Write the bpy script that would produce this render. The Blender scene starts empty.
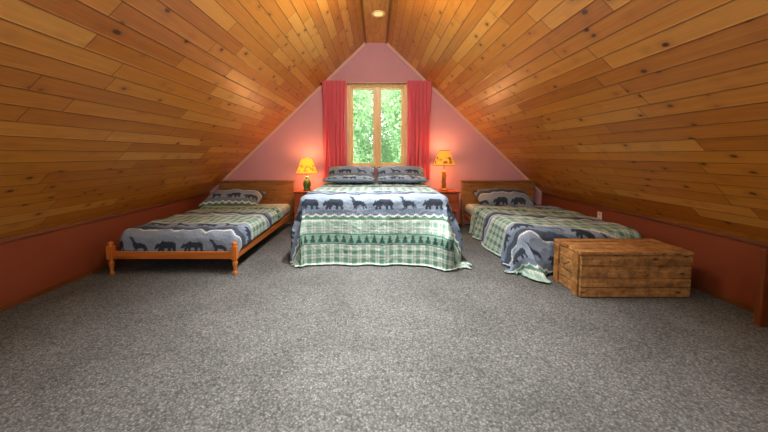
import bpy, bmesh, math, random
import numpy as np
from mathutils import Vector, Matrix
random.seed(4)
rng = np.random.RandomState(7)
scene = bpy.context.scene
scene.view_settings.view_transform = 'Standard'
scene.view_settings.look = 'None'
COL = scene.collection

def lin(h):
    h = h.lstrip('#')
    o = []
    for i in (0, 2, 4):
        c = int(h[i:i+2], 16)/255
        o.append(c/12.92 if c <= 0.04045 else ((c+0.055)/1.055)**2.4)
    return (o[0], o[1], o[2], 1.0)

# ---------------------------------------------------------------- node helper
class N:
    def __init__(s, name):
        s.m = bpy.data.materials.new(name); s.m.use_nodes = True
        s.t = s.m.node_tree; s.b = s.t.nodes['Principled BSDF']; s.out = s.t.nodes['Material Output']
    def new(s, typ, **kw):
        n = s.t.nodes.new(typ)
        for k, v in kw.items(): setattr(n, k, v)
        return n
    def set(s, sock, v):
        if isinstance(v, bpy.types.NodeSocket): s.t.links.new(v, sock)
        else: sock.default_value = v
    def math(s, op, a, b=0.0, c=None, clamp=False):
        n = s.new('ShaderNodeMath', operation=op, use_clamp=clamp)
        s.set(n.inputs[0], a); s.set(n.inputs[1], b)
        if c is not None: s.set(n.inputs[2], c)
        return n.outputs[0]
    def comb(s, x, y, z=0.0):
        n = s.new('ShaderNodeCombineXYZ')
        s.set(n.inputs[0], x); s.set(n.inputs[1], y); s.set(n.inputs[2], z)
        return n.outputs[0]
    def sep(s, v):
        n = s.new('ShaderNodeSeparateXYZ'); s.set(n.inputs[0], v); return n.outputs
    def noise(s, vec, scale, detail=3, rough=0.5, dist=0.0):
        n = s.new('ShaderNodeTexNoise'); s.set(n.inputs['Vector'], vec)
        n.inputs['Scale'].default_value = scale; n.inputs['Detail'].default_value = detail
        n.inputs['Roughness'].default_value = rough; n.inputs['Distortion'].default_value = dist
        return n.outputs['Fac']
    def ramp(s, f, stops, interp='LINEAR'):
        n = s.new('ShaderNodeValToRGB'); s.set(n.inputs[0], f); cr = n.color_ramp; cr.interpolation = interp
        while len(cr.elements) < len(stops): cr.elements.new(0.5)
        for e, (p, c) in zip(cr.elements, stops):
            e.position = p; e.color = lin(c) if isinstance(c, str) else (c, c, c, 1)
        return n.outputs[0]
    def mix(s, f, a, b, mode='MIX'):
        n = s.new('ShaderNodeMix', data_type='RGBA', blend_type=mode)
        s.set(n.inputs[0], f); s.set(n.inputs[6], a); s.set(n.inputs[7], b)
        return n.outputs[2]
    def bump(s, h, strength=0.3, dist=0.01):
        n = s.new('ShaderNodeBump'); n.inputs['Strength'].default_value = strength
        n.inputs['Distance'].default_value = dist; s.set(n.inputs['Height'], h)
        s.t.links.new(n.outputs[0], s.b.inputs['Normal'])
    def coord(s, which='Object'):
        return s.new('ShaderNodeTexCoord').outputs[which]
    def base(s, c, rough=0.5, spec=0.5, metal=0.0):
        s.set(s.b.inputs['Base Color'], c); s.set(s.b.inputs['Roughness'], rough)
        s.b.inputs['Specular IOR Level'].default_value = spec; s.b.inputs['Metallic'].default_value = metal
        return s.m

def mat_paint(name, c, rough=0.7, var=0.08):
    n = N(name); co = n.coord()
    f = n.noise(co, 3.0, 3)
    a = lin(c); d = tuple(x*(1-var*2) for x in a[:3])+(1,)
    col = n.mix(f, d, a)
    n.bump(n.noise(co, 180, 2), 0.15, 0.002)
    return n.base(col, rough, 0.3)

def mat_simple(name, c, rough=0.5, metal=0.0, spec=0.5, bscale=60, bstr=0.1):
    n = N(name); co = n.coord()
    f = n.noise(co, bscale, 3)
    a = lin(c); d = tuple(x*0.8 for x in a[:3])+(1,)
    n.bump(f, bstr, 0.003)
    return n.base(n.mix(f, d, a), rough, spec, metal)

def mat_wood(name, light, mid, dark, axis=0, rough=0.35, grain=9.0, knots=True, bstr=0.15, weather=0.0):
    n = N(name); co = n.coord('Object')
    mp = n.new('ShaderNodeMapping'); n.set(mp.inputs[0], co)
    sc = [grain*3]*3; sc[axis] = grain*0.25
    mp.inputs['Scale'].default_value = sc
    g = n.noise(mp.outputs[0], 1.0, 5, 0.6, 0.8)
    big = n.noise(co, 2.5, 2)
    col = n.ramp(g, [(0.25, dark), (0.5, mid), (0.75, light)])
    col = n.mix(n.math('MULTIPLY', big, 0.45), col, lin(mid))
    if knots:
        mp2 = n.new('ShaderNodeMapping'); n.set(mp2.inputs[0], co)
        s2 = [11]*3; s2[axis] = 4.5; mp2.inputs['Scale'].default_value = s2
        v = n.new('ShaderNodeTexVoronoi'); n.set(v.inputs['Vector'], mp2.outputs[0]); v.inputs['Scale'].default_value = 1.0
        k = n.ramp(v.outputs['Distance'], [(0.05, 1.0), (0.17, 0.0)])
        col = n.mix(k, col, lin('3a1a0a'))
    if weather:
        w = n.noise(co, 14, 5, 0.75)
        col = n.mix(1.0, col, n.ramp(w, [(0.35, 1.0-weather), (0.65, 1.1)]), 'MULTIPLY')
    n.bump(g, bstr, 0.003)
    return n.base(col, rough, 0.45)

# ---------------------------------------------------------------- mesh helpers
def box(bm, x0, x1, y0, y1, z0, z1):
    v = [bm.verts.new(p) for p in [(x0,y0,z0),(x1,y0,z0),(x1,y1,z0),(x0,y1,z0),(x0,y0,z1),(x1,y0,z1),(x1,y1,z1),(x0,y1,z1)]]
    for f in [(0,3,2,1),(4,5,6,7),(0,1,5,4),(1,2,6,5),(2,3,7,6),(3,0,4,7)]:
        bm.faces.new([v[i] for i in f])

def lathe(bm, cx, cy, prof, seg=24, cap=True):
    rings = []
    for r, z in prof:
        rings.append([bm.verts.new((cx+r*math.cos(2*math.pi*i/seg), cy+r*math.sin(2*math.pi*i/seg), z)) for i in range(seg)])
    for a, b in zip(rings, rings[1:]):
        for i in range(seg):
            bm.faces.new([a[i], a[(i+1) % seg], b[(i+1) % seg], b[i]])
    if cap:
        bm.faces.new(rings[0][::-1]); bm.faces.new(rings[-1])

def tube(bm, p0, p1, r, seg=12):
    p0 = Vector(p0); p1 = Vector(p1); d = (p1-p0).normalized()
    a = d.orthogonal().normalized(); b = d.cross(a)
    R = []
    for p in (p0, p1):
        R.append([bm.verts.new(p+r*(math.cos(2*math.pi*i/seg)*a+math.sin(2*math.pi*i/seg)*b)) for i in range(seg)])
    for i in range(seg):
        bm.faces.new([R[0][i], R[0][(i+1) % seg], R[1][(i+1) % seg], R[1][i]])
    bm.faces.new(R[0][::-1]); bm.faces.new(R[1])

def empty(name, loc, label, cat):
    e = bpy.data.objects.new(name, None); e.location = loc; e.empty_display_size = 0.1
    COL.objects.link(e); e['label'] = label; e['category'] = cat
    return e

def put(name, bm, mat, parent=None, loc=(0,0,0), bevel=0.0, smooth=False, label=None, cat=None, kind=None, recalc=True):
    if recalc: bmesh.ops.recalc_face_normals(bm, faces=bm.faces)
    origin = parent.matrix_basis.translation.copy() if parent and parent.parent is None else Vector(loc)
    if parent and parent.parent is not None:
        origin = parent.parent.matrix_basis.translation + parent.matrix_basis.translation
    bmesh.ops.translate(bm, verts=bm.verts, vec=-origin)
    me = bpy.data.meshes.new(name); bm.to_mesh(me); bm.free()
    if mat: me.materials.append(mat)
    if smooth:
        for p in me.polygons: p.use_smooth = True
    o = bpy.data.objects.new(name, me); COL.objects.link(o)
    if parent: o.parent = parent
    else: o.location = origin
    if bevel:
        m = o.modifiers.new('b', 'BEVEL'); m.width = bevel; m.segments = 2; m.limit_method = 'ANGLE'
    if label: o['label'] = label
    if cat: o['category'] = cat
    if kind: o['kind'] = kind
    return o

# ---------------------------------------------------------------- dimensions
YW = 5.5       # gable wall
YB = -1.6      # wall behind the camera
KX = 2.93      # knee wall x
KZ = 0.57      # knee wall height
RX = 0.18      # half width of the flat ridge strip
RZ = 3.15      # ridge height
def roofz(x):
    x = abs(x)
    if x <= RX: return RZ
    return RZ - (x-RX)*(RZ-KZ)/(KX-RX)

# ---------------------------------------------------------------- materials: room
def mat_ceiling():
    n = N('pine_plank_ceiling'); uv = n.coord('UV'); u, v, _ = n.sep(uv)
    W = 0.116
    uu = n.math('DIVIDE', u, W); idx = n.math('FLOOR', uu); fu = n.math('FRACT', uu)
    wn = n.new('ShaderNodeTexWhiteNoise', noise_dimensions='1D'); n.set(wn.inputs['W'], idx)
    off = n.math('MULTIPLY', wn.outputs['Value'], 7.3)
    vv = n.math('DIVIDE', n.math('ADD', v, off), 1.3); jdx = n.math('FLOOR', vv); fv = n.math('FRACT', vv)
    w2 = n.new('ShaderNodeTexWhiteNoise', noise_dimensions='2D'); n.set(w2.inputs['Vector'], n.comb(idx, jdx))
    tone = w2.outputs['Value']
    gx = n.math('MULTIPLY', u, 42.0); gy = n.math('ADD', n.math('MULTIPLY', v, 1.6), n.math('MULTIPLY', tone, 37.0))
    g = n.noise(n.comb(gx, gy, idx), 1.0, 4, 0.6, 0.9)
    kv = n.new('ShaderNodeTexVoronoi')
    n.set(kv.inputs['Vector'], n.comb(n.math('MULTIPLY', u, 8.4), n.math('ADD', n.math('MULTIPLY', v, 5.4), n.math('MULTIPLY', tone, 9.0)), n.math('MULTIPLY', idx, 3.3)))
    kv.inputs['Scale'].default_value = 1.0
    k = n.ramp(kv.outputs['Distance'], [(0.09, 1.0), (0.16, 0.0)])
    halo = n.ramp(kv.outputs['Distance'], [(0.12, 1.0), (0.40, 0.0)])
    col = n.ramp(g, [(0.2, '965412'), (0.5, 'bc7820'), (0.8, 'da963a')])
    tcol = n.ramp(tone, [(0.0, '9c5816'), (0.3, 'b47222'), (0.7, 'c6862e'), (1.0, 'e0aa54')])
    col = n.mix(0.54, col, tcol)
    col = n.mix(n.math('MULTIPLY', halo, 0.38), col, lin('8c480e'))
    col = n.mix(n.math('MULTIPLY', k, 0.9), col, lin('34160a'))
    eg = n.math('MINIMUM', fu, n.math('SUBTRACT', 1.0, fu))
    gr = n.math('LESS_THAN', eg, 0.030)
    ev = n.math('MINIMUM', fv, n.math('SUBTRACT', 1.0, fv))
    gj = n.math('LESS_THAN', ev, 0.0028)
    gg = n.math('MAXIMUM', gr, gj)
    col = n.mix(n.math('MULTIPLY', gg, 0.66), col, lin('341608'))
    h = n.math('SUBTRACT', 1.0, n.math('MAXIMUM', n.ramp(eg, [(0.0, 1.0), (0.07, 0.0)]), gj))
    n.bump(h, 0.4, 0.005)
    rr = n.math('ADD', 0.30, n.math('MULTIPLY', g, 0.14))
    return n.base(col, rr, 0.6)

def mat_carpet():
    n = N('berber_carpet'); co = n.coord('Object')
    d = n.new('ShaderNodeTexNoise'); n.set(d.inputs['Vector'], co); d.inputs['Scale'].default_value = 25
    warped = n.new('ShaderNodeVectorMath', operation='MULTIPLY_ADD')
    n.set(warped.inputs[0], d.outputs['Color']); warped.inputs[1].default_value = (0.02, 0.02, 0); n.set(warped.inputs[2], co)
    v = n.new('ShaderNodeTexVoronoi'); n.set(v.inputs['Vector'], warped.outputs[0]); v.inputs['Scale'].default_value = 96
    loop = n.ramp(v.outputs['Distance'], [(0.15, 1.0), (0.95, 0.0)])
    sp = n.sep(v.outputs['Color'])[0]
    speck = n.ramp(sp, [(0.0, '5b5d5b'), (0.3, '676967'), (0.6, '717371'), (0.85, '7b7d7a'), (1.0, '8a8b86')])
    col = n.mix(loop, lin('424443'), speck)
    broad = n.noise(co, 1.2, 3, 0.55, 0.5)
    bcol = n.ramp(broad, [(0.3, 0.72), (0.7, 1.12)])
    col = n.mix(1.0, col, bcol, 'MULTIPLY')
    fine = n.noise(co, 34, 3, 0.7)
    col = n.mix(1.0, col, n.ramp(fine, [(0.3, 0.84), (0.7, 1.08)]), 'MULTIPLY')
    n.bump(loop, 0.6, 0.009)
    return n.base(col, 0.97, 0.1)

M_ceil = mat_ceiling(); M_carpet = mat_carpet()
M_pink = mat_paint('rosy_pink_paint', 'c69098')
M_red = mat_paint('rust_brown_paint', '7a3a1e')
M_trimw = mat_wood('pine_trim', '804a22', '643616', '48220c', axis=1, knots=False)
M_ridge = mat_wood('ridge_board_pine', 'e2a450', 'c88432', 'a0621e', axis=1, rough=0.3)
M_ridgeedge = mat_wood('ridge_edge_pine', 'a86a2c', '8c5220', '6a3a14', axis=1, rough=0.35, knots=False)
M_pale = mat_simple('pale_trim', 'd4a898', 0.5)
M_winwood = mat_wood('window_wood', 'ecd29c', 'dcb878', 'b89058', axis=2, knots=False)

# ---------------------------------------------------------------- room shell
bm = bmesh.new(); box(bm, -KX-0.15, KX+0.15, YB-0.15, YW+0.15, -0.12, 0.0)
put('floor', bm, M_carpet, kind='structure')

bm = bmesh.new(); uvl = bm.loops.layers.uv.new('UVMap')
prof = [(-KX-0.12, roofz(KX)-0.12*(RZ-KZ)/(KX-RX)), (-RX, RZ), (RX, RZ), (KX+0.12, roofz(KX)-0.12*(RZ-KZ)/(KX-RX))]
th = 0.1
outer = [(prof[0][0], prof[0][1]+th*1.4), (prof[1][0], RZ+th), (prof[2][0], RZ+th), (prof[3][0], prof[3][1]+th*1.4)]
ul = [0.0]
for a, b in zip(prof, prof[1:]): ul.append(ul[-1]+math.hypot(b[0]-a[0], b[1]-a[1]))
y0, y1 = YB-0.12, YW+0.12
for i in range(3):
    vs = [bm.verts.new((prof[i][0], y0, prof[i][1])), bm.verts.new((prof[i+1][0], y0, prof[i+1][1])), bm.verts.new((prof[i+1][0], y1, prof[i+1][1])), bm.verts.new((prof[i][0], y1, prof[i][1]))]
    f = bm.faces.new(vs)
    for l, c in zip(f.loops, [(ul[i], y0), (ul[i+1], y0), (ul[i+1], y1), (ul[i], y1)]): l[uvl].uv = c
    vs = [bm.verts.new((outer[i][0], y0, outer[i][1])), bm.verts.new((outer[i+1][0], y0, outer[i+1][1])), bm.verts.new((outer[i+1][0], y1, outer[i+1][1])), bm.verts.new((outer[i][0], y1, outer[i][1]))]
    f = bm.faces.new(vs[::-1])
put('ceiling', bm, M_ceil, kind='structure', recalc=False)

for sgn, nm in ((-1, 'left'), (1, 'right')):
    bm = bmesh.new(); x0, x1 = sorted((sgn*KX, sgn*(KX+0.1)))
    box(bm, x0, x1, YB, YW, 0.0, KZ+0.005)
    put('wall_'+nm, bm, M_red, kind='structure')
    bm = bmesh.new(); x0, x1 = sorted((sgn*KX, sgn*(KX-0.014)))
    box(bm, x0, x1, YB, YW, 0.0, 0.05)
    put('baseboard_'+nm, bm, M_trimw, kind='structure', bevel=0.003)

WX0, WX1, WZ0, WZ1 = -0.46, 0.50, 1.02, 2.42
def gable(name, y0, y1, mat):
    bm = bmesh.new()
    def prism(poly):
        a = [bm.verts.new((x, y0, z)) for x, z in poly]; b = [bm.verts.new((x, y1, z)) for x, z in poly]
        bm.faces.new(a); bm.faces.new(b[::-1])
        for i in range(len(poly)):
            j = (i+1) % len(poly); bm.faces.new([a[j], a[i], b[i], b[j]])
    prism([(-KX, 0), (WX0, 0), (WX0, roofz(WX0)), (-KX, KZ)])
    prism([(WX1, 0), (KX, 0), (KX, KZ), (WX1, roofz(WX1))])
    prism([(WX0, 0), (WX1, 0), (WX1, WZ0), (WX0, WZ0)])
    prism([(WX0, WZ1), (WX1, WZ1), (WX1, roofz(WX1)), (RX, RZ), (-RX, RZ), (WX0, roofz(WX0))])
    return put(name, bm, mat, kind='structure')
gable('wall_back', YW, YW+0.12, M_pink)
gable('wall_front', YB-0.12, YB, M_pink)

k = 1
for sgn in (-1, 1):
    bm = bmesh.new()
    t = 0.042
    pts = [(sgn*RX, RZ), (sgn*KX, KZ), (sgn*(KX), KZ-t*1.35), (sgn*RX, RZ-t*1.35)]
    a = [bm.verts.new((x, YW-0.02, z)) for x, z in pts]; b = [bm.verts.new((x, YW, z)) for x, z in pts]
    bm.faces.new(a); bm.faces.new(b[::-1])
    for i in range(4):
        j = (i+1) % 4; bm.faces.new([a[j], a[i], b[i], b[j]])
    put('trim_%d' % k, bm, M_pale, kind='structure'); k += 1
    bm = bmesh.new(); x0, x1 = sorted((sgn*KX, sgn*(KX-0.018)))
    box(bm, x0, x1, YB, YW-0.02, KZ-0.035, KZ)
    put('trim_%d' % k, bm, M_trimw, kind='structure', bevel=0.003); k += 1
# ridge board, proud of the slopes
bm = bmesh.new(); box(bm, -RX+0.004, RX-0.004, YB, YW, RZ-0.012, RZ-0.001)
put('trim_%d' % k, bm, M_ridge, kind='structure'); k += 1
for sgn in (-1, 1):
    bm = bmesh.new(); x0, x1 = sorted((sgn*(RX+0.006), sgn*(RX-0.020)))
    box(bm, x0, x1, YB, YW, RZ-0.030, RZ-0.0125)
    put('trim_%d' % k, bm, M_ridgeedge, kind='structure', bevel=0.003); k += 1
# upright board standing out from the knee wall near the camera
bm = bmesh.new(); box(bm, 2.72, KX, 2.14, 2.18, 0.0, 0.56)
put('trim_%d' % k, bm, mat_wood('post_wood', '84481e', '643212', '46200a', axis=2), kind='structure', bevel=0.004)

# ---------------------------------------------------------------- windows
def mat_glass():
    n = N('window_glass')
    tr = n.new('ShaderNodeBsdfTransparent'); gl = n.new('ShaderNodeBsdfGlossy'); gl.inputs['Roughness'].default_value = 0.25
    mx = n.new('ShaderNodeMixShader'); mx.inputs[0].default_value = 0.008
    n.t.links.new(tr.outputs[0], mx.inputs[1]); n.t.links.new(gl.outputs[0], mx.inputs[2]); n.t.links.new(mx.outputs[0], n.out.inputs[0])
    return n.m
M_glass = mat_glass()
def window(name, y, s):
    w = bpy.data.objects.new(name, None); w.location = ((WX0+WX1)/2, y, WZ0); COL.objects.link(w); w['kind'] = 'structure'
    bm = bmesh.new()
    def fb(x0, x1, z0, z1, d0, d1):
        a, b = sorted((y+s*d0, y+s*d1)); box(bm, x0, x1, a, b, z0, z1)
    c = 0.045
    fb(WX0-c, WX0+0.02, WZ0-c, WZ1+c, -0.02, 0.10); fb(WX1-0.02, WX1+c, WZ0-c, WZ1+c, -0.02, 0.10)
    fb(WX0+0.02, WX1-0.02, WZ1-0.02, WZ1+c, -0.02, 0.10); fb(WX0+0.02, WX1-0.02, WZ0-c, WZ0+0.02, -0.03, 0.10)
    mx = (WX0+WX1)/2
    fb(mx-0.03, mx+0.03, WZ0+0.02, WZ1-0.02, 0.0, 0.10)
    put('window_frame', bm, M_winwood, parent=w, bevel=0.004)
    for a, b in ((WX0+0.021, mx-0.031), (mx+0.031, WX1-0.021)):
        bm = bmesh.new(); z0, z1 = WZ0+0.021, WZ1-0.021; e = 0.04
        fb(a, a+e, z0, z1, 0.03, 0.07); fb(b-e, b, z0, z1, 0.03, 0.07)
        fb(a+e, b-e, z1-e, z1, 0.03, 0.07); fb(a+e, b-e, z0, z0+e, 0.03, 0.07)
        put('sash', bm, M_winwood, parent=w, bevel=0.003)
        bm = bmesh.new(); fb(a+e-0.003, b-e+0.003, z0+e-0.003, z1-e+0.003, 0.048, 0.052)
        put('glass_pane', bm, M_glass, parent=w)
window('window_1', YW, 1); window('window_2', YB, -1)

# ---------------------------------------------------------------- curtains
def mat_curtain():
    n = N('rose_curtain_cloth'); co = n.coord()
    f = n.noise(co, 90, 3)
    c = n.mix(f, lin('dc6c7c'), lin('ee8e9a'))
    n.base(c, 0.9, 0.1)
    tl = n.new('ShaderNodeBsdfTranslucent'); n.set(tl.inputs[0], lin('ffb0b8'))
    mx = n.new('ShaderNodeMixShader'); mx.inputs[0].default_value = 0.5
    n.t.links.new(n.b.outputs[0], mx.inputs[1]); n.t.links.new(tl.outputs[0], mx.inputs[2]); n.t.links.new(mx.outputs[0], n.out.inputs[0])
    return n.m
M_curt = mat_curtain()
ROD_Y, ROD_Z = YW-0.080, 2.43
def curtain(x0, x1, zb, seed):
    r = random.Random(seed); nx, nz = 90, 50
    bm = bmesh.new(); ph = r.random()*6; g = []
    zt = ROD_Z+0.045
    for j in range(nz+1):
        v = j/nz; z = zt+(zb-zt)*v; row = []
        for i in range(nx+1):
            u = i/nx
            amp = 0.014+0.020*min(1, v*3)
            w = math.sin(u*2*math.pi*5.5+ph+0.6*math.sin(v*3+ph))+0.4*math.sin(u*2*math.pi*12+2*ph+v)
            if abs(z-ROD_Z) < 0.02: w *= 0.35
            x = x0+(x1-x0)*(0.5+(u-0.5)*(1-0.10*math.sin(v*math.pi)))+0.006*math.sin(v*9+u*20)
            row.append(bm.verts.new((x, ROD_Y-0.018-amp*0.5+amp*w*0.7, z+0.004*math.sin(u*40))))
        g.append(row)
    for j in range(nz):
        for i in range(nx): bm.faces.new([g[j][i], g[j][i+1], g[j+1][i+1], g[j+1][i]])
    o = put('curtain', bm, M_curt, loc=((x0+x1)/2, ROD_Y-0.02, zb), smooth=True, cat='curtain', recalc=False,
            label='gathered rose red fabric curtain panel hanging beside the window')
    o['group'] = 'rose red window curtains'
    m = o.modifiers.new('s', 'SOLIDIFY'); m.thickness = 0.003
curtain(-0.92, -0.50, 0.80, 1); curtain(0.52, 0.94, 0.80, 5)
rod = empty('curtain_rod', (0.0, ROD_Y, ROD_Z), 'thin dark metal curtain rod above the window', 'curtain rod')
M_rod = mat_simple('dark_bronze', '4a2a20', 0.4, 0.8)
bm = bmesh.new(); tube(bm, (-0.95, ROD_Y, ROD_Z), (0.98, ROD_Y, ROD_Z), 0.009); put('rod', bm, M_rod, parent=rod, smooth=False)
for x in (-0.955, 0.985):
    bm = bmesh.new(); bmesh.ops.create_uvsphere(bm, u_segments=14, v_segments=8, radius=0.018, matrix=Matrix.Translation((x, ROD_Y, ROD_Z)))
    put('finial', bm, M_rod, parent=rod, smooth=True)
for x in (-0.935, 0.96):
    bm = bmesh.new(); box(bm, x-0.006, x+0.006, ROD_Y+0.009, YW, ROD_Z-0.006, ROD_Z+0.006); box(bm, x-0.015, x+0.015, YW-0.006, YW, ROD_Z-0.035, ROD_Z+0.035)
    put('bracket', bm, M_rod, parent=rod)

# ---------------------------------------------------------------- bedding pattern
BEAR = [(0.0,0.20),(0.03,0.27),(0.09,0.33),(0.12,0.40),(0.16,0.41),(0.19,0.37),(0.28,0.42),(0.36,0.50),(0.46,0.49),(0.6,0.47),(0.78,0.50),(0.92,0.43),(0.98,0.30),(0.95,0.14),(0.99,0.0),(0.85,0.0),(0.84,0.11),(0.78,0.2),(0.73,0.1),(0.75,0.0),(0.62,0.0),(0.61,0.18),(0.5,0.19),(0.44,0.17),(0.43,0.0),(0.30,0.0),(0.31,0.14),(0.27,0.1),(0.25,0.0),(0.13,0.0),(0.16,0.14),(0.18,0.21),(0.10,0.18),(0.03,0.15)]
WOLF = [(0.0,0.66),(0.05,0.71),(0.14,0.64),(0.18,0.68),(0.23,0.62),(0.29,0.5),(0.4,0.42),(0.66,0.42),(0.82,0.38),(0.93,0.22),(1.0,0.05),(0.93,0.07),(0.84,0.22),(0.86,0.1),(0.85,0.0),(0.77,0),(0.77,0.12),(0.68,0.22),(0.44,0.19),(0.43,0),(0.36,0),(0.35,0.16),(0.29,0),(0.22,0.0),(0.27,0.18),(0.2,0.3),(0.15,0.5),(0.06,0.6)]
TREE = [(0.5,1),(0.36,0.78),(0.43,0.78),(0.26,0.54),(0.37,0.54),(0.12,0.26),(0.3,0.26),(0.05,0.08),(0.43,0.08),(0.43,0),(0.57,0),(0.57,0.08),(0.95,0.08),(0.7,0.26),(0.88,0.26),(0.63,0.54),(0.74,0.54),(0.57,0.78),(0.64,0.78)]
def inpoly(x, y, poly):
    r = np.zeros(x.shape, bool); n = len(poly); j = n-1
    for i in range(n):
        xi, yi = poly[i]; xj, yj = poly[j]
        if yi != yj:
            c = ((yi > y) != (yj > y)) & (x < (xj-xi)*(y-yi)/(yj-yi)+xi)
            r ^= c
        j = i
    return r
C = {k: np.array(lin(v)) for k, v in dict(ink='323b48', slate='7f90a2', slate2='697a8c', pale='b8c6bc', white='cfd8d2', green='56806f', dgreen='30524a', mid='7c9f92', char='404b5a', lightg='a8c0ba').items()}
def fabric(S, U):
    P = 1.90; u = np.mod(U, P)
    col = np.zeros(S.shape+(4,)); col[...] = C['slate']
    def band(m, c): col[m] = C[c]
    def plaid(m, pd=0.10, dark='green'):
        a = np.mod(S, pd)/pd; b = np.mod(U, pd)/pd
        f = ((a < 0.5)*0.5+(b < 0.5)*0.5)[..., None]
        base = C['pale']*(1-f)+C[dark]*f
        thin = ((np.abs(a-0.76) < 0.05) | (np.abs(b-0.76) < 0.05))[..., None]
        base = np.where(thin, C['dgreen']*0.35+base*0.65, base)
        col[m] = base[m]
    def animals(u0, u1, sh, cell=0.275):
        m = (u >= u0) & (u < u1)
        hill = u0+0.035+0.015*np.sin(S*7+sh)+0.010*np.sin(S*17)
        col[m] = C['slate']
        col[m & (u < hill)] = C['slate2']
        s_ = S+sh; idx = np.floor(s_/cell); lx = (s_-idx*cell)/cell; k = np.mod(idx, 5)
        yy = (u-u0-0.03)/(cell*0.92)
        isw = (k == 1) | (k == 4)
        col[m & (~isw) & inpoly((lx-0.07)/0.86, yy*1.06, BEAR)] = C['ink']
        col[m & isw & inpoly((lx-0.14)/0.72, yy*1.15, WOLF)] = C['ink']
    def mountains(u0, u1):
        tri = np.abs(np.mod(S/0.30, 1)-0.5)*2; tri2 = np.abs(np.mod(S/0.17+0.3, 1)-0.5)*2
        edge = u0+0.03+0.05*tri+0.03*tri2
        m = (u >= u0) & (u < u1)
        col[m] = C['slate2']
        col[m & (u < edge+0.016)] = C['white']
        col[m & (u < edge)] = C['slate']
        col[m & (u >= edge+0.016) & (u < edge+0.11)] = C['char']
    plaid((u < 0.20) | (u > 1.84))
    band((u >= 0.20) & (u < 0.212), 'dgreen')
    m = (u >= 0.212) & (u < 0.318); band(m, 'mid')
    tx = np.mod(S, 0.085)/0.085; ty = (u-0.217)/0.096
    col[m & inpoly(tx, ty, TREE)] = C['dgreen']
    band((u >= 0.318) & (u < 0.33), 'dgreen')
    plaid((u >= 0.33) & (u < 0.47), 0.10, 'mid')
    m = (u >= 0.47) & (u < 0.56); band(m, 'slate2')
    sc = 0.515-0.022*np.abs(np.sin(S*math.pi/0.10))
    col[m & (u < sc+0.03)] = C['white']
    col[m & (u < sc+0.014)] = C['green']
    col[m & (u < 0.48)] = C['white']
    animals(0.56, 0.76, 0.0)
    mountains(0.76, 0.97)
    animals(0.97, 1.15, 0.55)
    band((u >= 1.15) & (u < 1.165), 'white')
    plaid((u >= 1.165) & (u < 1.60))
    band((u >= 1.60) & (u < 1.62), 'white')
    mountains(1.62, 1.84)
    return col

def mat_fabric():
    n = N('woodland_print_cotton')
    at = n.new('ShaderNodeAttribute', attribute_name='print'); co = n.coord()
    f = n.noise(co, 14, 3, 0.6); w = n.noise(co, 400, 1)
    col = n.mix(1.0, at.outputs['Color'], n.ramp(w, [(0.3, 0.85), (0.7, 1.08)]), 'MULTIPLY')
    n.bump(f, 0.6, 0.035)
    return n.base(col, 0.9, 0.15)
M_fab = mat_fabric()

def grid_mesh(name, P, colr, loc):
    ny, nx = P.shape[:2]
    me = bpy.data.meshes.new(name)
    verts = (P-np.array(loc)).reshape(-1, 3)
    idx = np.arange(ny*nx).reshape(ny, nx)
    faces = np.stack([idx[:-1, :-1], idx[:-1, 1:], idx[1:, 1:], idx[1:, :-1]], -1).reshape(-1, 4)
    me.from_pydata(verts.tolist(), [], faces.tolist())
    a = me.color_attributes.new('print', 'FLOAT_COLOR', 'POINT')
    a.data.foreach_set('color', colr.reshape(-1).astype(np.float32))
    me.polygons.foreach_set('use_smooth', [True]*len(me.polygons))
    me.materials.append(M_fab); me.update()
    o = bpy.data.objects.new(name, me); o.location = loc; COL.objects.link(o)
    return o

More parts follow.
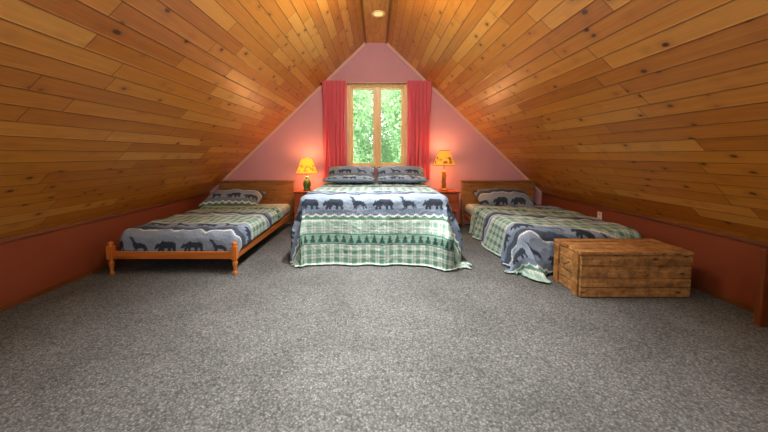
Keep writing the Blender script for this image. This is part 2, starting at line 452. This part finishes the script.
def comforter(label, x0, x1, yf, yh, top, dL, dR, dF, uoff, fl=0.10, soff=0.0, puff=0.012, cornerfold=0.05, rb=0.06, cflL=0.0, cflR=0.0, spread=0.35, hemw=0.0, skew=0.0, tails=(), wr=1.0, foldamp=0.016, turned=False):
    st = 0.0095
    s = np.arange(x0-dL, x1+dR+1e-6, st); t = np.arange(yf-dF, yh+1e-6, st)
    S, T = np.meshgrid(s, t)
    cx0, cx1, cy = x0+rb, x1-rb, yf+rb
    ex = np.where(S < cx0, S-cx0, np.where(S > cx1, S-cx1, 0.0)); ey = np.where(T < cy, T-cy, 0.0)
    r = np.hypot(ex, ey)+1e-9; nx_, ny_ = ex/r, ey/r
    arc = rb*math.pi/2; ang = np.clip(r, 0, arc)/rb
    lat = rb*np.sin(ang); dz = rb*(1-np.cos(ang)); e = np.clip(r-arc, 0, None)
    e = e*(1+hemw*np.sin(5.1*S+2.2*T+1.0))
    lat = lat+e*fl; dz = dz+e*math.sqrt(1-fl*fl)
    ramp = np.clip(e/0.35, 0, 1)
    phi = np.arctan2(np.abs(ey), np.abs(ex)+1e-9)
    corner = (np.abs(ex) > 1e-6) & (np.abs(ey) > 1e-6)
    fold = foldamp*(np.sin(15*S+1.3*np.sin(5*S))*np.abs(ny_)+np.sin(13*T+1.5*np.sin(4*T))*np.abs(nx_))
    cfl = np.where(S > (x0+x1)/2, cflR, cflL)
    lat = lat+ramp*(fold*(~corner)+corner*(fold+cornerfold*np.sin(phi*6)+cfl*np.sin(2*phi)))
    z = top-dz
    fz = 0.022
    ex2 = np.clip(fz-z, 0, None)
    lat = lat+ex2*spread; z = np.maximum(z, fz+0.006*np.abs(np.sin(ex2*30)))
    X = np.clip(S, cx0, cx1)+nx_*lat; Y = np.clip(T, cy, None)+ny_*lat
    for (sc, wd, dx, dy) in tails:      # a corner of cloth pulled outward along the floor
        g = ramp**1.5*np.exp(-((S-sc)/wd)**2)*np.abs(ny_)
        X = X+dx*g; Y = Y-dy*g
    flat = np.clip(1-dz/0.08, 0, 1)
    z = z+flat*(puff*(0.5+0.5*np.sin(6.1*S+2*np.sin(3.3*T)))*(0.5+0.5*np.sin(5.3*T+1.7*np.sin(4*S)))+wr*0.004*np.sin(23*S+17*T)+0.004*wr)
    z = z+flat*(wr-1)*0.006*(1+np.sin(11*S-19*T+2*np.sin(6*S)))
    P = np.stack([X, Y, z], -1)
    if turned:
        colr = fabric(-T+soff, (S-(x0-dL))+uoff+skew*(T-yf)+0.015*np.sin(4*T))
    else:
        colr = fabric(S+soff, (T-(yf-dF))+uoff+skew*(S-x0))
    o = grid_mesh('comforter', P, colr, ((x0+x1)/2, (yf+yh)/2, top))
    m = o.modifiers.new('s', 'SOLIDIFY'); m.thickness = 0.012; m.offset = -1
    o['label'] = label; o['category'] = 'comforter'
    return o

def pillow(label, cx, cy, cz, w, d, h, tilt=0.0, uoff=0.5, rot=0.0, soff=0.0):
    n = 90; a = np.linspace(-1, 1, n); A, B = np.meshgrid(a, a)
    prof = (np.clip(1-np.abs(A)**2.6, 0, 1)**0.55)*(np.clip(1-np.abs(B)**2.6, 0, 1)**0.55)
    pin = 1-0.07*(1-np.abs(A)**2)*np.abs(B)**3
    pin2 = 1-0.07*(1-np.abs(B)**2)*np.abs(A)**3
    wr = 0.006*np.sin(9*A+4*B)*prof
    X = A*w/2*pin2; Y = B*d/2*pin
    up = np.stack([X, Y, prof*h*0.5+wr], -1); dn = np.stack([X, Y, -prof*h*0.5], -1)
    V = np.vstack([up.reshape(-1, 3), dn.reshape(-1, 3)]); idx = np.arange(n*n).reshape(n, n)
    f1 = np.stack([idx[:-1, :-1], idx[:-1, 1:], idx[1:, 1:], idx[1:, :-1]], -1).reshape(-1, 4)
    f2 = f1[:, ::-1]+n*n
    me = bpy.data.meshes.new('pillow'); me.from_pydata(V.tolist(), [], f1.tolist()+f2.tolist())
    colr = fabric(A*w/2+cx+soff, (B*d/2+d/2)+uoff)
    cc = np.vstack([colr.reshape(-1, 4)]*2)
    at = me.color_attributes.new('print', 'FLOAT_COLOR', 'POINT'); at.data.foreach_set('color', cc.reshape(-1).astype(np.float32))
    bm = bmesh.new(); bm.from_mesh(me); bmesh.ops.remove_doubles(bm, verts=bm.verts, dist=0.0008); bm.to_mesh(me); bm.free()
    me.polygons.foreach_set('use_smooth', [True]*len(me.polygons)); me.materials.append(M_fab)
    o = bpy.data.objects.new('pillow', me); COL.objects.link(o); o.location = (cx, cy, cz); o.rotation_euler = (tilt, 0, rot)
    o['label'] = label; o['category'] = 'pillow'
    return o

M_sheet = mat_simple('white_mattress_ticking', 'bcc4c2', 0.9, spec=0.1)
M_pine = mat_wood('honey_pine', 'cc8038', 'b06424', '884816', axis=0)
M_piney = mat_wood('honey_pine_lengthwise', 'b87434', '9c5820', '784014', axis=1)
M_pinez = mat_wood('honey_pine_upright', 'cc8038', 'b06424', '884816', axis=2, knots=False)
M_brown = mat_wood('brown_headboard_wood', 'ac7a48', '8c5e30', '643e1c', axis=0)

# ---------------------------------------------------------------- middle bed
MX0, MX1, MYF, MYH, MT = -0.86, 0.82, 3.42, 5.37, 0.765
bed = empty('double_bed', ((MX0+MX1)/2, (MYF+MYH)/2, 0), 'tall double bed draped to the floor, under the window', 'bed')
bm = bmesh.new(); box(bm, MX0+0.08, MX1-0.08, MYF+0.08, MYH-0.02, 0.12, 0.18)
for x in (MX0+0.12, MX1-0.12):
    for y in (MYF+0.12, MYH-0.1): box(bm, x-0.03, x+0.03, y-0.03, y+0.03, 0, 0.12)
put('bed_frame', bm, M_brown, parent=bed, bevel=0.004)
bm = bmesh.new(); box(bm, MX0+0.06, MX1-0.06, MYF+0.06, MYH-0.01, 0.18, 0.42); put('box_spring', bm, M_sheet, parent=bed, bevel=0.03)
bm = bmesh.new(); box(bm, MX0+0.06, MX1-0.06, MYF+0.06, MYH-0.01, 0.42, MT-0.04); put('mattress', bm, M_sheet, parent=bed, bevel=0.06)
comforter('wildlife print comforter in grey and green covering the double bed', MX0, MX1, MYF, MYH-0.02, MT, 0.72, 0.84, 0.74, -0.04, fl=0.06, soff=0.06, cornerfold=0.07, rb=0.08, spread=0.4, cflL=-0.01, cflR=0.09, hemw=0.012, tails=((0.76, 0.16, -0.04, 0.16),), foldamp=0.016)
for cx, sg in ((-0.415, 0), (0.405, 1)):
    o = pillow('grey mountain print pillow lying flat on the double bed', cx, 4.88, MT+0.078, 0.81, 0.44, 0.11, uoff=0.98, tilt=0.02, soff=0.1*sg)
    o['group'] = 'double bed pillows'
    o = pillow('grey bear print pillow leaning behind another pillow', cx+0.005, 5.16, MT+0.155, 0.81, 0.42, 0.17, uoff=0.50, tilt=0.45, soff=0.1)
    o['group'] = 'double bed pillows'

# ---------------------------------------------------------------- twin beds
def turned_leg(bm, x, y, z0, z1, r=0.032):
    H = z1-z0
    pr = [(0.55, 0), (0.8, 0.02), (0.75, 0.08), (0.5, 0.12), (0.62, 0.2), (0.95, 0.36), (0.6, 0.44), (1.0, 0.47), (1.0, 0.48)]
    pr = [(a*r, z0+b*H) for a, b in pr]
    lathe(bm, x, y, pr, 20)
    w = r*0.95
    box(bm, x-w, x+w, y-w, y+w, z0+0.475*H, z0+0.86*H)
    lathe(bm, x, y, [(0.85*r, z0+0.86*H), (0.70*r, z0+0.89*H), (0.88*r, z0+0.92*H), (0.90*r, z0+0.95*H), (0.75*r, z0+0.98*H), (0.3*r, z1)], 20)

def twin(x0, x1, yf, yh, top, label, foot):
    b = empty('twin_bed', ((x0+x1)/2, (yf+yh)/2, 0), label, 'bed')
    b['group'] = 'pair of low wooden single beds'
    bm = bmesh.new(); box(bm, x0+0.04, x1-0.03, yf+0.13, yh-0.04, 0.22, top-0.075); put('mattress', bm, M_sheet, parent=b, bevel=0.05)
    bm = bmesh.new(); y0, y1 = yh-0.03, yh+0.03
    H = 0.76
    box(bm, x0-0.01, x0+0.045, y0-0.005, y1+0.005, 0, H); box(bm, x1-0.045, x1+0.01, y0-0.005, y1+0.005, 0, H)
    box(bm, x0+0.045, x1-0.045, y0+0.005, y1-0.005, 0.26, H-0.07)
    box(bm, x0+0.045, x1-0.045, y0-0.004, y1, H-0.14, H-0.01)
    box(bm, x0-0.02, x1+0.02, y0-0.02, y1+0.015, H, H+0.025)
    for i in range(1, 4):
        x = x0+(x1-x0)*i/4; box(bm, x-0.02, x+0.02, y0, y0+0.01, 0.3, H-0.14)
    put('headboard', bm, M_brown, parent=b, bevel=0.004)
    yr = yf+0.02 if foot else yf+0.14
    for xa in ((x0+0.0, x1-0.026) if foot else (x0+0.03, x1-0.056)):
        bm = bmesh.new(); box(bm, xa, xa+0.026, yr, yh-0.036, 0.15, 0.235 if foot else 0.22); put('side_rail', bm, M_piney, parent=b, bevel=0.004)
    if foot:
        bm = bmesh.new(); box(bm, x0+0.028, x1-0.028, yf-0.014, yf+0.010, 0.165, 0.24); put('foot_rail', bm, M_pine, parent=b, bevel=0.006)
        for x in (x0, x1):
            bm = bmesh.new(); turned_leg(bm, x, yf-0.003, 0, 0.345, 0.029); put('leg', bm, M_pinez, parent=b, bevel=0.002)
    else:
        bm = bmesh.new(); box(bm, x0+0.06, x1-0.06, yf+0.14, yf+0.165, 0.13, 0.22); put('foot_rail', bm, M_pine, parent=b, bevel=0.004)
        for x in (x0+0.12, x1-0.12):
            bm = bmesh.new(); box(bm, x-0.025, x+0.025, yf+0.17, yf+0.22, 0, 0.22); put('leg', bm, M_pinez, parent=b, bevel=0.003)
    return b
LX0, LX1 = -2.70, -1.44
twin(LX0, LX1, 3.13, 5.42, 0.46, 'low honey pine single bed with turned legs and foot rail', True)
comforter('wildlife print comforter with short overhang upon the pine bed', LX0+0.01, LX1+0.016, 3.175, 4.80, 0.43, 0.12, 0.14, 0.20, 0.55, fl=0.04, soff=0.11, cornerfold=0.01, rb=0.09, hemw=0.16, wr=1.4, puff=0.010, skew=0.03)
pillow('plump grey bear print pillow against a wooden headboard', -2.31, 5.06, 0.51, 0.92, 0.50, 0.26, tilt=0.32, uoff=0.50, rot=0.05, soff=0.2)
RX0, RX1 = 1.50, 2.74
twin(RX0, RX1, 3.15, 5.42, 0.46, 'low wooden single bed beside a storage chest', False)
comforter('dark wildlife print comforter spilling from the bed onto the carpet', RX0-0.01, RX1+0.03, 3.15, 4.82, 0.44, 0.42, 0.12, 0.38, 0.40, fl=0.08, soff=0.2, cornerfold=0.06, rb=0.09, cflL=0.04, spread=0.4, hemw=0.07, skew=0.42, tails=((1.50, 0.15, 0.10, 0.20),), wr=1.5, puff=0.010, foldamp=0.030)
pillow('plump dark grey mountain print pillow against a wooden headboard', 2.08, 5.08, 0.52, 0.90, 0.50, 0.25, tilt=0.34, uoff=0.62, rot=-0.04, soff=0.1)

# ---------------------------------------------------------------- nightstands
M_ns = mat_wood('cherry_nightstand', 'b8602c', '9c4a20', '783414', axis=0)
def nightstand(cx, cy, top):
    b = empty('nightstand', (cx, cy, 0), 'small reddish wood nightstand carrying a lit lamp', 'nightstand'); b['group'] = 'bedside nightstands'
    w, d = 0.42, 0.36
    bm = bmesh.new(); box(bm, cx-w/2, cx+w/2, cy-d/2, cy+d/2, top-0.025, top); put('table_top', bm, M_ns, parent=b, bevel=0.006)
    bm = bmesh.new(); box(bm, cx-w/2+0.02, cx+w/2-0.02, cy-d/2+0.03, cy+d/2-0.02, 0.30, top-0.025); put('body', bm, M_ns, parent=b, bevel=0.003)
    bm = bmesh.new(); box(bm, cx-w/2+0.04, cx+w/2-0.04, cy-d/2+0.015, cy-d/2+0.03, top-0.17, top-0.045); dr = put('drawer', bm, M_ns, parent=b, bevel=0.004)
    bm = bmesh.new(); bmesh.ops.create_uvsphere(bm, u_segments=12, v_segments=8, radius=0.014, matrix=Matrix.Translation((cx, cy-d/2+0.004, top-0.108)))
    put('knob', bm, M_rod, parent=dr, smooth=True)
    for x in (cx-w/2+0.035, cx+w/2-0.035):
        for y in (cy-d/2+0.045, cy+d/2-0.035):
            bm = bmesh.new(); box(bm, x-0.015, x+0.015, y-0.015, y+0.015, 0, 0.30); put('leg', bm, M_ns, parent=b)
nightstand(-1.145, 5.22, 0.63); nightstand(1.16, 5.22, 0.63)

# ---------------------------------------------------------------- lamps
def mat_shade(name, glow, dark, strength, zlo, zhi):
    n = N(name); co = n.coord('Object'); x, y, z = n.sep(co)
    ang = n.math('ARCTAN2', y, x)
    f = n.noise(n.comb(n.math('MULTIPLY', ang, 2.4), 0.0, n.math('MULTIPLY', z, 18)), 1.0, 2, 0.5)
    zz = n.math('ABSOLUTE', n.math('SUBTRACT', z, zlo+0.085))
    m = n.math('MULTIPLY', n.ramp(f, [(0.48, 0.0), (0.56, 1.0)]), n.math('LESS_THAN', zz, 0.055))
    m = n.math('MAXIMUM', m, n.math('LESS_THAN', z, zlo+0.012))
    m = n.math('MAXIMUM', m, n.math('GREATER_THAN', z, zhi-0.012))
    c = n.mix(m, lin(glow), lin(dark))
    n.base(c, 0.8, 0.2)
    n.set(n.b.inputs['Emission Color'], c); n.b.inputs['Emission Strength'].default_value = strength
    return n.m
def shade(cx, cy, z0, z1, r0, r1):
    bm = bmesh.new()
    lathe(bm, cx, cy, [(r0, z0), (r0-0.002, z0+0.006), (r1+0.002, z1-0.006), (r1, z1), (r1-0.004, z1), (r0-0.005, z0), (r0, z0)], 40, cap=False)
    bmesh.ops.remove_doubles(bm, verts=bm.verts, dist=1e-5)
    return bm
M_bulb = N('warm_bulb'); M_bulb.set(M_bulb.b.inputs['Emission Color'], lin('ffd080')); M_bulb.b.inputs['Emission Strength'].default_value = 8; M_bulb = M_bulb.base(lin('fff0d0'))
def lamp(cx, cy, zt, zs0, zs1, r0, r1, label, mats, style):
    b = empty('table_lamp', (cx, cy, zt), label, 'lamp')
    bm = bmesh.new()
    if style == 0:
        lathe(bm, cx, cy, [(0.065, zt), (0.068, zt+0.012), (0.05, zt+0.025), (0.055, zt+0.05), (0.066, zt+0.10), (0.06, zt+0.15), (0.035, zt+0.19), (0.022, zt+0.21), (0.028, zt+0.22), (0.02, zt+0.235)], 28)
    else:
        lathe(bm, cx, cy, [(0.075, zt), (0.075, zt+0.02), (0.05, zt+0.035), (0.03, zt+0.05), (0.036, zt+0.10), (0.028, zt+0.16), (0.036, zt+0.20), (0.028, zt+0.27), (0.034, zt+0.31), (0.018, zt+0.345)], 28)
        for s_ in (-1, 1):
            tube(bm, (cx, cy, zt+0.14+0.05*s_), (cx+0.05*s_, cy, zt+0.21+0.05*s_), 0.009)
    put('lamp_base', bm, mats[0], parent=b, smooth=(style == 0))
    bm = bmesh.new(); tube(bm, (cx, cy, zt+(0.235 if style == 0 else 0.345)), (cx, cy, zs0+0.05), 0.008); put('stem', bm, M_rod, parent=b)
    sh = put('lamp_shade', shade(cx, cy, zs0, zs1, r0, r1), mats[1], parent=b, smooth=True)
    bm = bmesh.new(); bmesh.ops.create_uvsphere(bm, u_segments=14, v_segments=10, radius=0.028, matrix=Matrix.Translation((cx, cy, zs0+0.08)))
    put('bulb', bm, M_bulb, parent=b, smooth=True)
    for zz, e in ((zs0-0.03, 1.0), (zs1+0.02, 1.0)):
        l = bpy.data.lights.new('lamp_glow', 'POINT'); l.energy = 9*e; l.color = (1.0, 0.56, 0.24); l.shadow_soft_size = 0.05
        lo = bpy.data.objects.new('lamp_glow', l); lo.location = (cx, cy, zz); COL.objects.link(lo)
M_gc = mat_simple('green_glazed_ceramic', '4d6a3a', 0.25)
M_cw = mat_wood('carved_lamp_wood', 'c8862c', 'a06420', '5a3410', axis=2, knots=False, grain=20)
lamp(-1.15, 5.2, 0.63, 0.92, 1.17, 0.175, 0.085, 'table lamp with glowing amber shade and green ceramic base', (M_gc, mat_shade('amber_shade', 'ffb838', 'e08c28', 0.95, 0.29, 0.54)), 0)
lamp(1.13, 5.2, 0.63, 1.05, 1.30, 0.185, 0.085, 'tall table lamp with patterned amber shade and carved wooden base', (M_cw, mat_shade('silhouette_shade', 'eca43c', '94541c', 0.7, 0.42, 0.67)), 1)

# ---------------------------------------------------------------- chest
M_ch = mat_wood('rustic_chest_pine', 'dcaa68', 'b48248', '70481f', axis=0, grain=8, rough=0.6, bstr=0.7, weather=0.65)
M_chz = mat_wood('rustic_chest_side', 'cc9a5c', 'a4743c', '64401a', axis=1, grain=8, rough=0.6, bstr=0.7, weather=0.65)
cx0, cx1, cy0, cy1, ct = 1.745, 2.695, 2.60, 3.02, 0.405
ch = empty('storage_chest', ((cx0+cx1)/2, (cy0+cy1)/2, 0), 'rustic pine plank storage chest at the end of a bed', 'chest')
bm = bmesh.new()
box(bm, cx0+0.02, cx1-0.02, cy0+0.02, cy1-0.02, 0.01, ct-0.03)
cuts = [0.008, 0.095, 0.175, 0.285, ct-0.034]
for z0, z1 in zip(cuts, cuts[1:]):
    o_ = random.uniform(-0.005, 0.004); e0 = random.uniform(-0.004, 0.004); g_ = random.uniform(0.006, 0.012)
    box(bm, cx0+0.004+e0, cx1-0.004+e0, cy0+0.004+o_, cy0+0.022, z0, z1-g_); box(bm, cx0+0.012, cx1-0.012, cy1-0.022, cy1-0.004, z0, z1-g_)
    box(bm, cx0+0.006, cx0+0.022, cy0+0.023, cy1-0.023, z0, z1-g_); box(bm, cx1-0.022, cx1-0.006, cy0+0.023, cy1-0.023, z0, z1-g_)
put('body', bm, M_ch, parent=ch, bevel=0.003)
for (a, b_) in ((cy0+0.03, cy0+0.10), (cy1-0.10, cy1-0.03)):
    bm = bmesh.new(); box(bm, cx0-0.012, cx0+0.004, a, b_, 0.0, ct-0.034); put('cleat', bm, M_chz, parent=ch, bevel=0.003)
    bm = bmesh.new(); box(bm, cx1-0.004, cx1+0.012, a, b_, 0.0, ct-0.034); put('cleat', bm, M_chz, parent=ch, bevel=0.003)
bm = bmesh.new()
for i in range(4):
    w = (cy1-cy0+0.006)/4; a = cy0-0.003+i*w; box(bm, cx0-0.004+random.uniform(-0.005, 0.005), cx1+0.004+random.uniform(-0.005, 0.005), a, a+w-0.008, ct-0.028, ct+random.uniform(-0.003, 0.001))
box(bm, cx0+0.004, cx1-0.004, cy0+0.02, cy1-0.02, ct-0.0335, ct-0.0285)
lid = put('lid', bm, M_ch, parent=ch, bevel=0.003)
bm = bmesh.new(); xm = cx0-0.006
for i in range(10):
    t0, t1 = i/10*math.pi, (i+1)/10*math.pi
    tube(bm, (xm-0.03*math.sin(t0)-0.002, (cy0+cy1)/2-0.06*math.cos(t0), 0.27-0.03*math.sin(t0)), (xm-0.03*math.sin(t1)-0.002, (cy0+cy1)/2-0.06*math.cos(t1), 0.27-0.03*math.sin(t1)), 0.007, 8)
put('rope_handle', bm, mat_simple('rope', '6a5030', 0.9), parent=ch)

# ---------------------------------------------------------------- recessed light & outlet
RB = RZ-0.012
rl = empty('recessed_light', (0.03, 4.40, RB), 'round recessed downlight set in the wooden ridge board', 'ceiling light')
bm = bmesh.new(); lathe(bm, 0.03, 4.40, [(0.095, RB), (0.095, RB-0.010), (0.085, RB-0.014), (0.066, RB-0.006), (0.066, RB), (0.095, RB)], 32, cap=False)
put('trim_ring', bm, mat_simple('cream_ring', 'e8c890', 0.4), parent=rl, smooth=True)
bm = bmesh.new(); lathe(bm, 0.03, 4.40, [(0.064, RB-0.001), (0.064, RB-0.004), (0.05, RB-0.010), (0.02, RB-0.014)], 28)
nb = N('downlight_lens'); nb.set(nb.b.inputs['Emission Color'], lin('ffd890')); nb.b.inputs['Emission Strength'].default_value = 0.8
put('lens', bm, nb.base(lin('e0c890')), parent=rl, smooth=True)
ol = empty('wall_outlet', (KX, 4.05, 0.42), 'small white electrical outlet plate on the red wall', 'outlet')
bm = bmesh.new(); box(bm, KX-0.007, KX, 4.01, 4.09, 0.36, 0.48); put('cover_plate', bm, mat_simple('white_plastic', 'd8d0c8', 0.4), parent=ol, bevel=0.003)
for zz in (0.392, 0.448):
    bm = bmesh.new(); box(bm, KX-0.010, KX-0.006, 4.033, 4.067, zz-0.014, zz+0.014); put('socket', bm, mat_simple('ivory_plastic', 'b8b0a4', 0.4), parent=ol, bevel=0.003)

# ---------------------------------------------------------------- outdoors
def mat_leaf():
    n = N('sunlit_leaves'); co = n.coord()
    f = n.noise(co, 3.0, 3)
    c = n.ramp(f, [(0.3, '548458'), (0.5, '80a874'), (0.7, 'b0cc9c')])
    n.base(c, 0.7, 0.2)
    tl = n.new('ShaderNodeBsdfTranslucent'); n.set(tl.inputs[0], lin('b0cc98'))
    mx = n.new('ShaderNodeMixShader'); mx.inputs[0].default_value = 0.35
    n.t.links.new(n.b.outputs[0], mx.inputs[1]); n.t.links.new(tl.outputs[0], mx.inputs[2]); n.t.links.new(mx.outputs[0], n.out.inputs[0])
    return n.m
M_leaf = mat_leaf(); M_bark = mat_simple('bark', '6a5a4a', 0.95, bscale=12, bstr=0.6)
GZ = -2.8
bm = bmesh.new(); box(bm, -30, 30, YW+1.5, 45, GZ-0.1, GZ); put('ground', bm, mat_simple('grass', '4a6a38', 0.95, bscale=8), kind='structure')
def tree(x, y, zc, rad, hgt, nleaf, seed):
    r = np.random.RandomState(seed)
    b = empty('tree', (x, y, GZ), 'leafy green tree seen through the window', 'tree'); b['group'] = 'trees outside'
    bm = bmesh.new(); lathe(bm, x, y, [(0.16, GZ), (0.12, GZ+1.2), (0.09, zc), (0.03, zc+hgt*0.7)], 12)
    for i in range(9):
        a = r.rand()*6.28; z = zc-hgt*0.4+r.rand()*hgt; L = rad*0.7
        tube(bm, (x, y, z), (x+L*math.cos(a), y+L*math.sin(a), z+L*0.5), 0.02, 8)
    put('trunk', bm, M_bark, parent=b, smooth=True)
    d = r.normal(size=(nleaf, 3)); d /= np.linalg.norm(d, axis=1)[:, None]
    p = d*(0.35+0.65*r.rand(nleaf, 1)**0.5)*np.array([rad, rad, hgt])
    p *= (1+0.18*np.sin(d[:, :1]*7+d[:, 2:]*5))
    p += np.array([x, y, zc])
    ax = r.normal(size=(nleaf, 3)); ax /= np.linalg.norm(ax, axis=1)[:, None]
    bx = np.cross(ax, r.normal(size=(nleaf, 3))); bx /= np.linalg.norm(bx, axis=1)[:, None]
    sz = 0.045+0.04*r.rand(nleaf, 1)
    V = np.stack([p-ax*sz, p+bx*sz*0.6, p+ax*sz, p-bx*sz*0.6], 1).reshape(-1, 3)-np.array([x, y, GZ])
    F = np.arange(nleaf*4).reshape(-1, 4)
    me = bpy.data.meshes.new('foliage'); me.from_pydata(V.tolist(), [], F.tolist()); me.materials.append(M_leaf)
    o = bpy.data.objects.new('foliage', me); o.parent = b; o['kind'] = 'stuff'; COL.objects.link(o)
tree(-1.4, 10.5, 2.2, 1.1, 2.6, 12000, 1); tree(1.4, 10.9, 2.4, 1.1, 2.8, 12000, 2)
tree(0.0, 15.5, 3.0, 2.4, 3.6, 40000, 3); tree(5.8, 14.5, 2.4, 2.0, 2.8, 7000, 4); tree(-5.8, 14.5, 2.4, 2.0, 2.8, 7000, 5)

# ---------------------------------------------------------------- lights
w = bpy.data.worlds.new('World'); scene.world = w; w.use_nodes = True
bg = w.node_tree.nodes['Background']; bg.inputs[0].default_value = (0.92, 0.96, 1.0, 1); bg.inputs[1].default_value = 7.5
sun = bpy.data.lights.new('sun', 'SUN'); sun.energy = 4; sun.angle = 0.02; sun.color = (1, 0.96, 0.88)
so = bpy.data.objects.new('sun', sun); so.rotation_euler = Vector((0.25, 0.45, -1.0)).to_track_quat('-Z', 'Y').to_euler(); COL.objects.link(so)
def area(name, loc, d, sx, sy, e, col):
    l = bpy.data.lights.new(name, 'AREA'); l.shape = 'RECTANGLE'; l.size = sx; l.size_y = sy; l.energy = e; l.color = col
    o = bpy.data.objects.new(name, l); o.location = loc; o.rotation_euler = Vector(d).to_track_quat('-Z', 'Y').to_euler(); COL.objects.link(o)
area('rear_window_daylight', (0.02, YB+0.03, 1.72), (0, 1, -0.15), 0.9, 1.35, 32, (0.96, 0.97, 1.0))
for (x, y, z, e) in ((0.0, 1.0, 2.86, 42), (0.0, 2.70, 2.86, 98)):  # added fill lights without fixtures, above the view, brightening slopes near the ridge
    l = bpy.data.lights.new('ceiling_fill', 'POINT'); l.shadow_soft_size = 0.25; l.energy = e; l.color = (1.0, 0.90, 0.72)
    o = bpy.data.objects.new('ceiling_fill', l); o.location = (x, y, z); COL.objects.link(o)
for y, e in ((0.9, 20), (1.9, 38), (3.2, 48)):  # added narrow-beam fill with no cans, lifts mid-carpet but spares the low slopes
    l = bpy.data.lights.new('ridge_fill', 'AREA'); l.shape = 'DISK'; l.size = 0.16; l.energy = e; l.color = (0.97, 0.98, 1.0); l.spread = math.radians(84)
    o = bpy.data.objects.new('ridge_fill', l); o.location = (0.0, y, RZ-0.035); COL.objects.link(o)

# ---------------------------------------------------------------- camera
cam = bpy.data.cameras.new('camera'); cam.sensor_width = 36; cam.lens = 36*313/768
cam.shift_x = 8/768; cam.shift_y = -39/768; cam.clip_start = 0.02
co = bpy.data.objects.new('camera', cam); co.location = (0, 0, 1.22); co.rotation_euler = (math.radians(86), 0, 0)
COL.objects.link(co); scene.camera = co
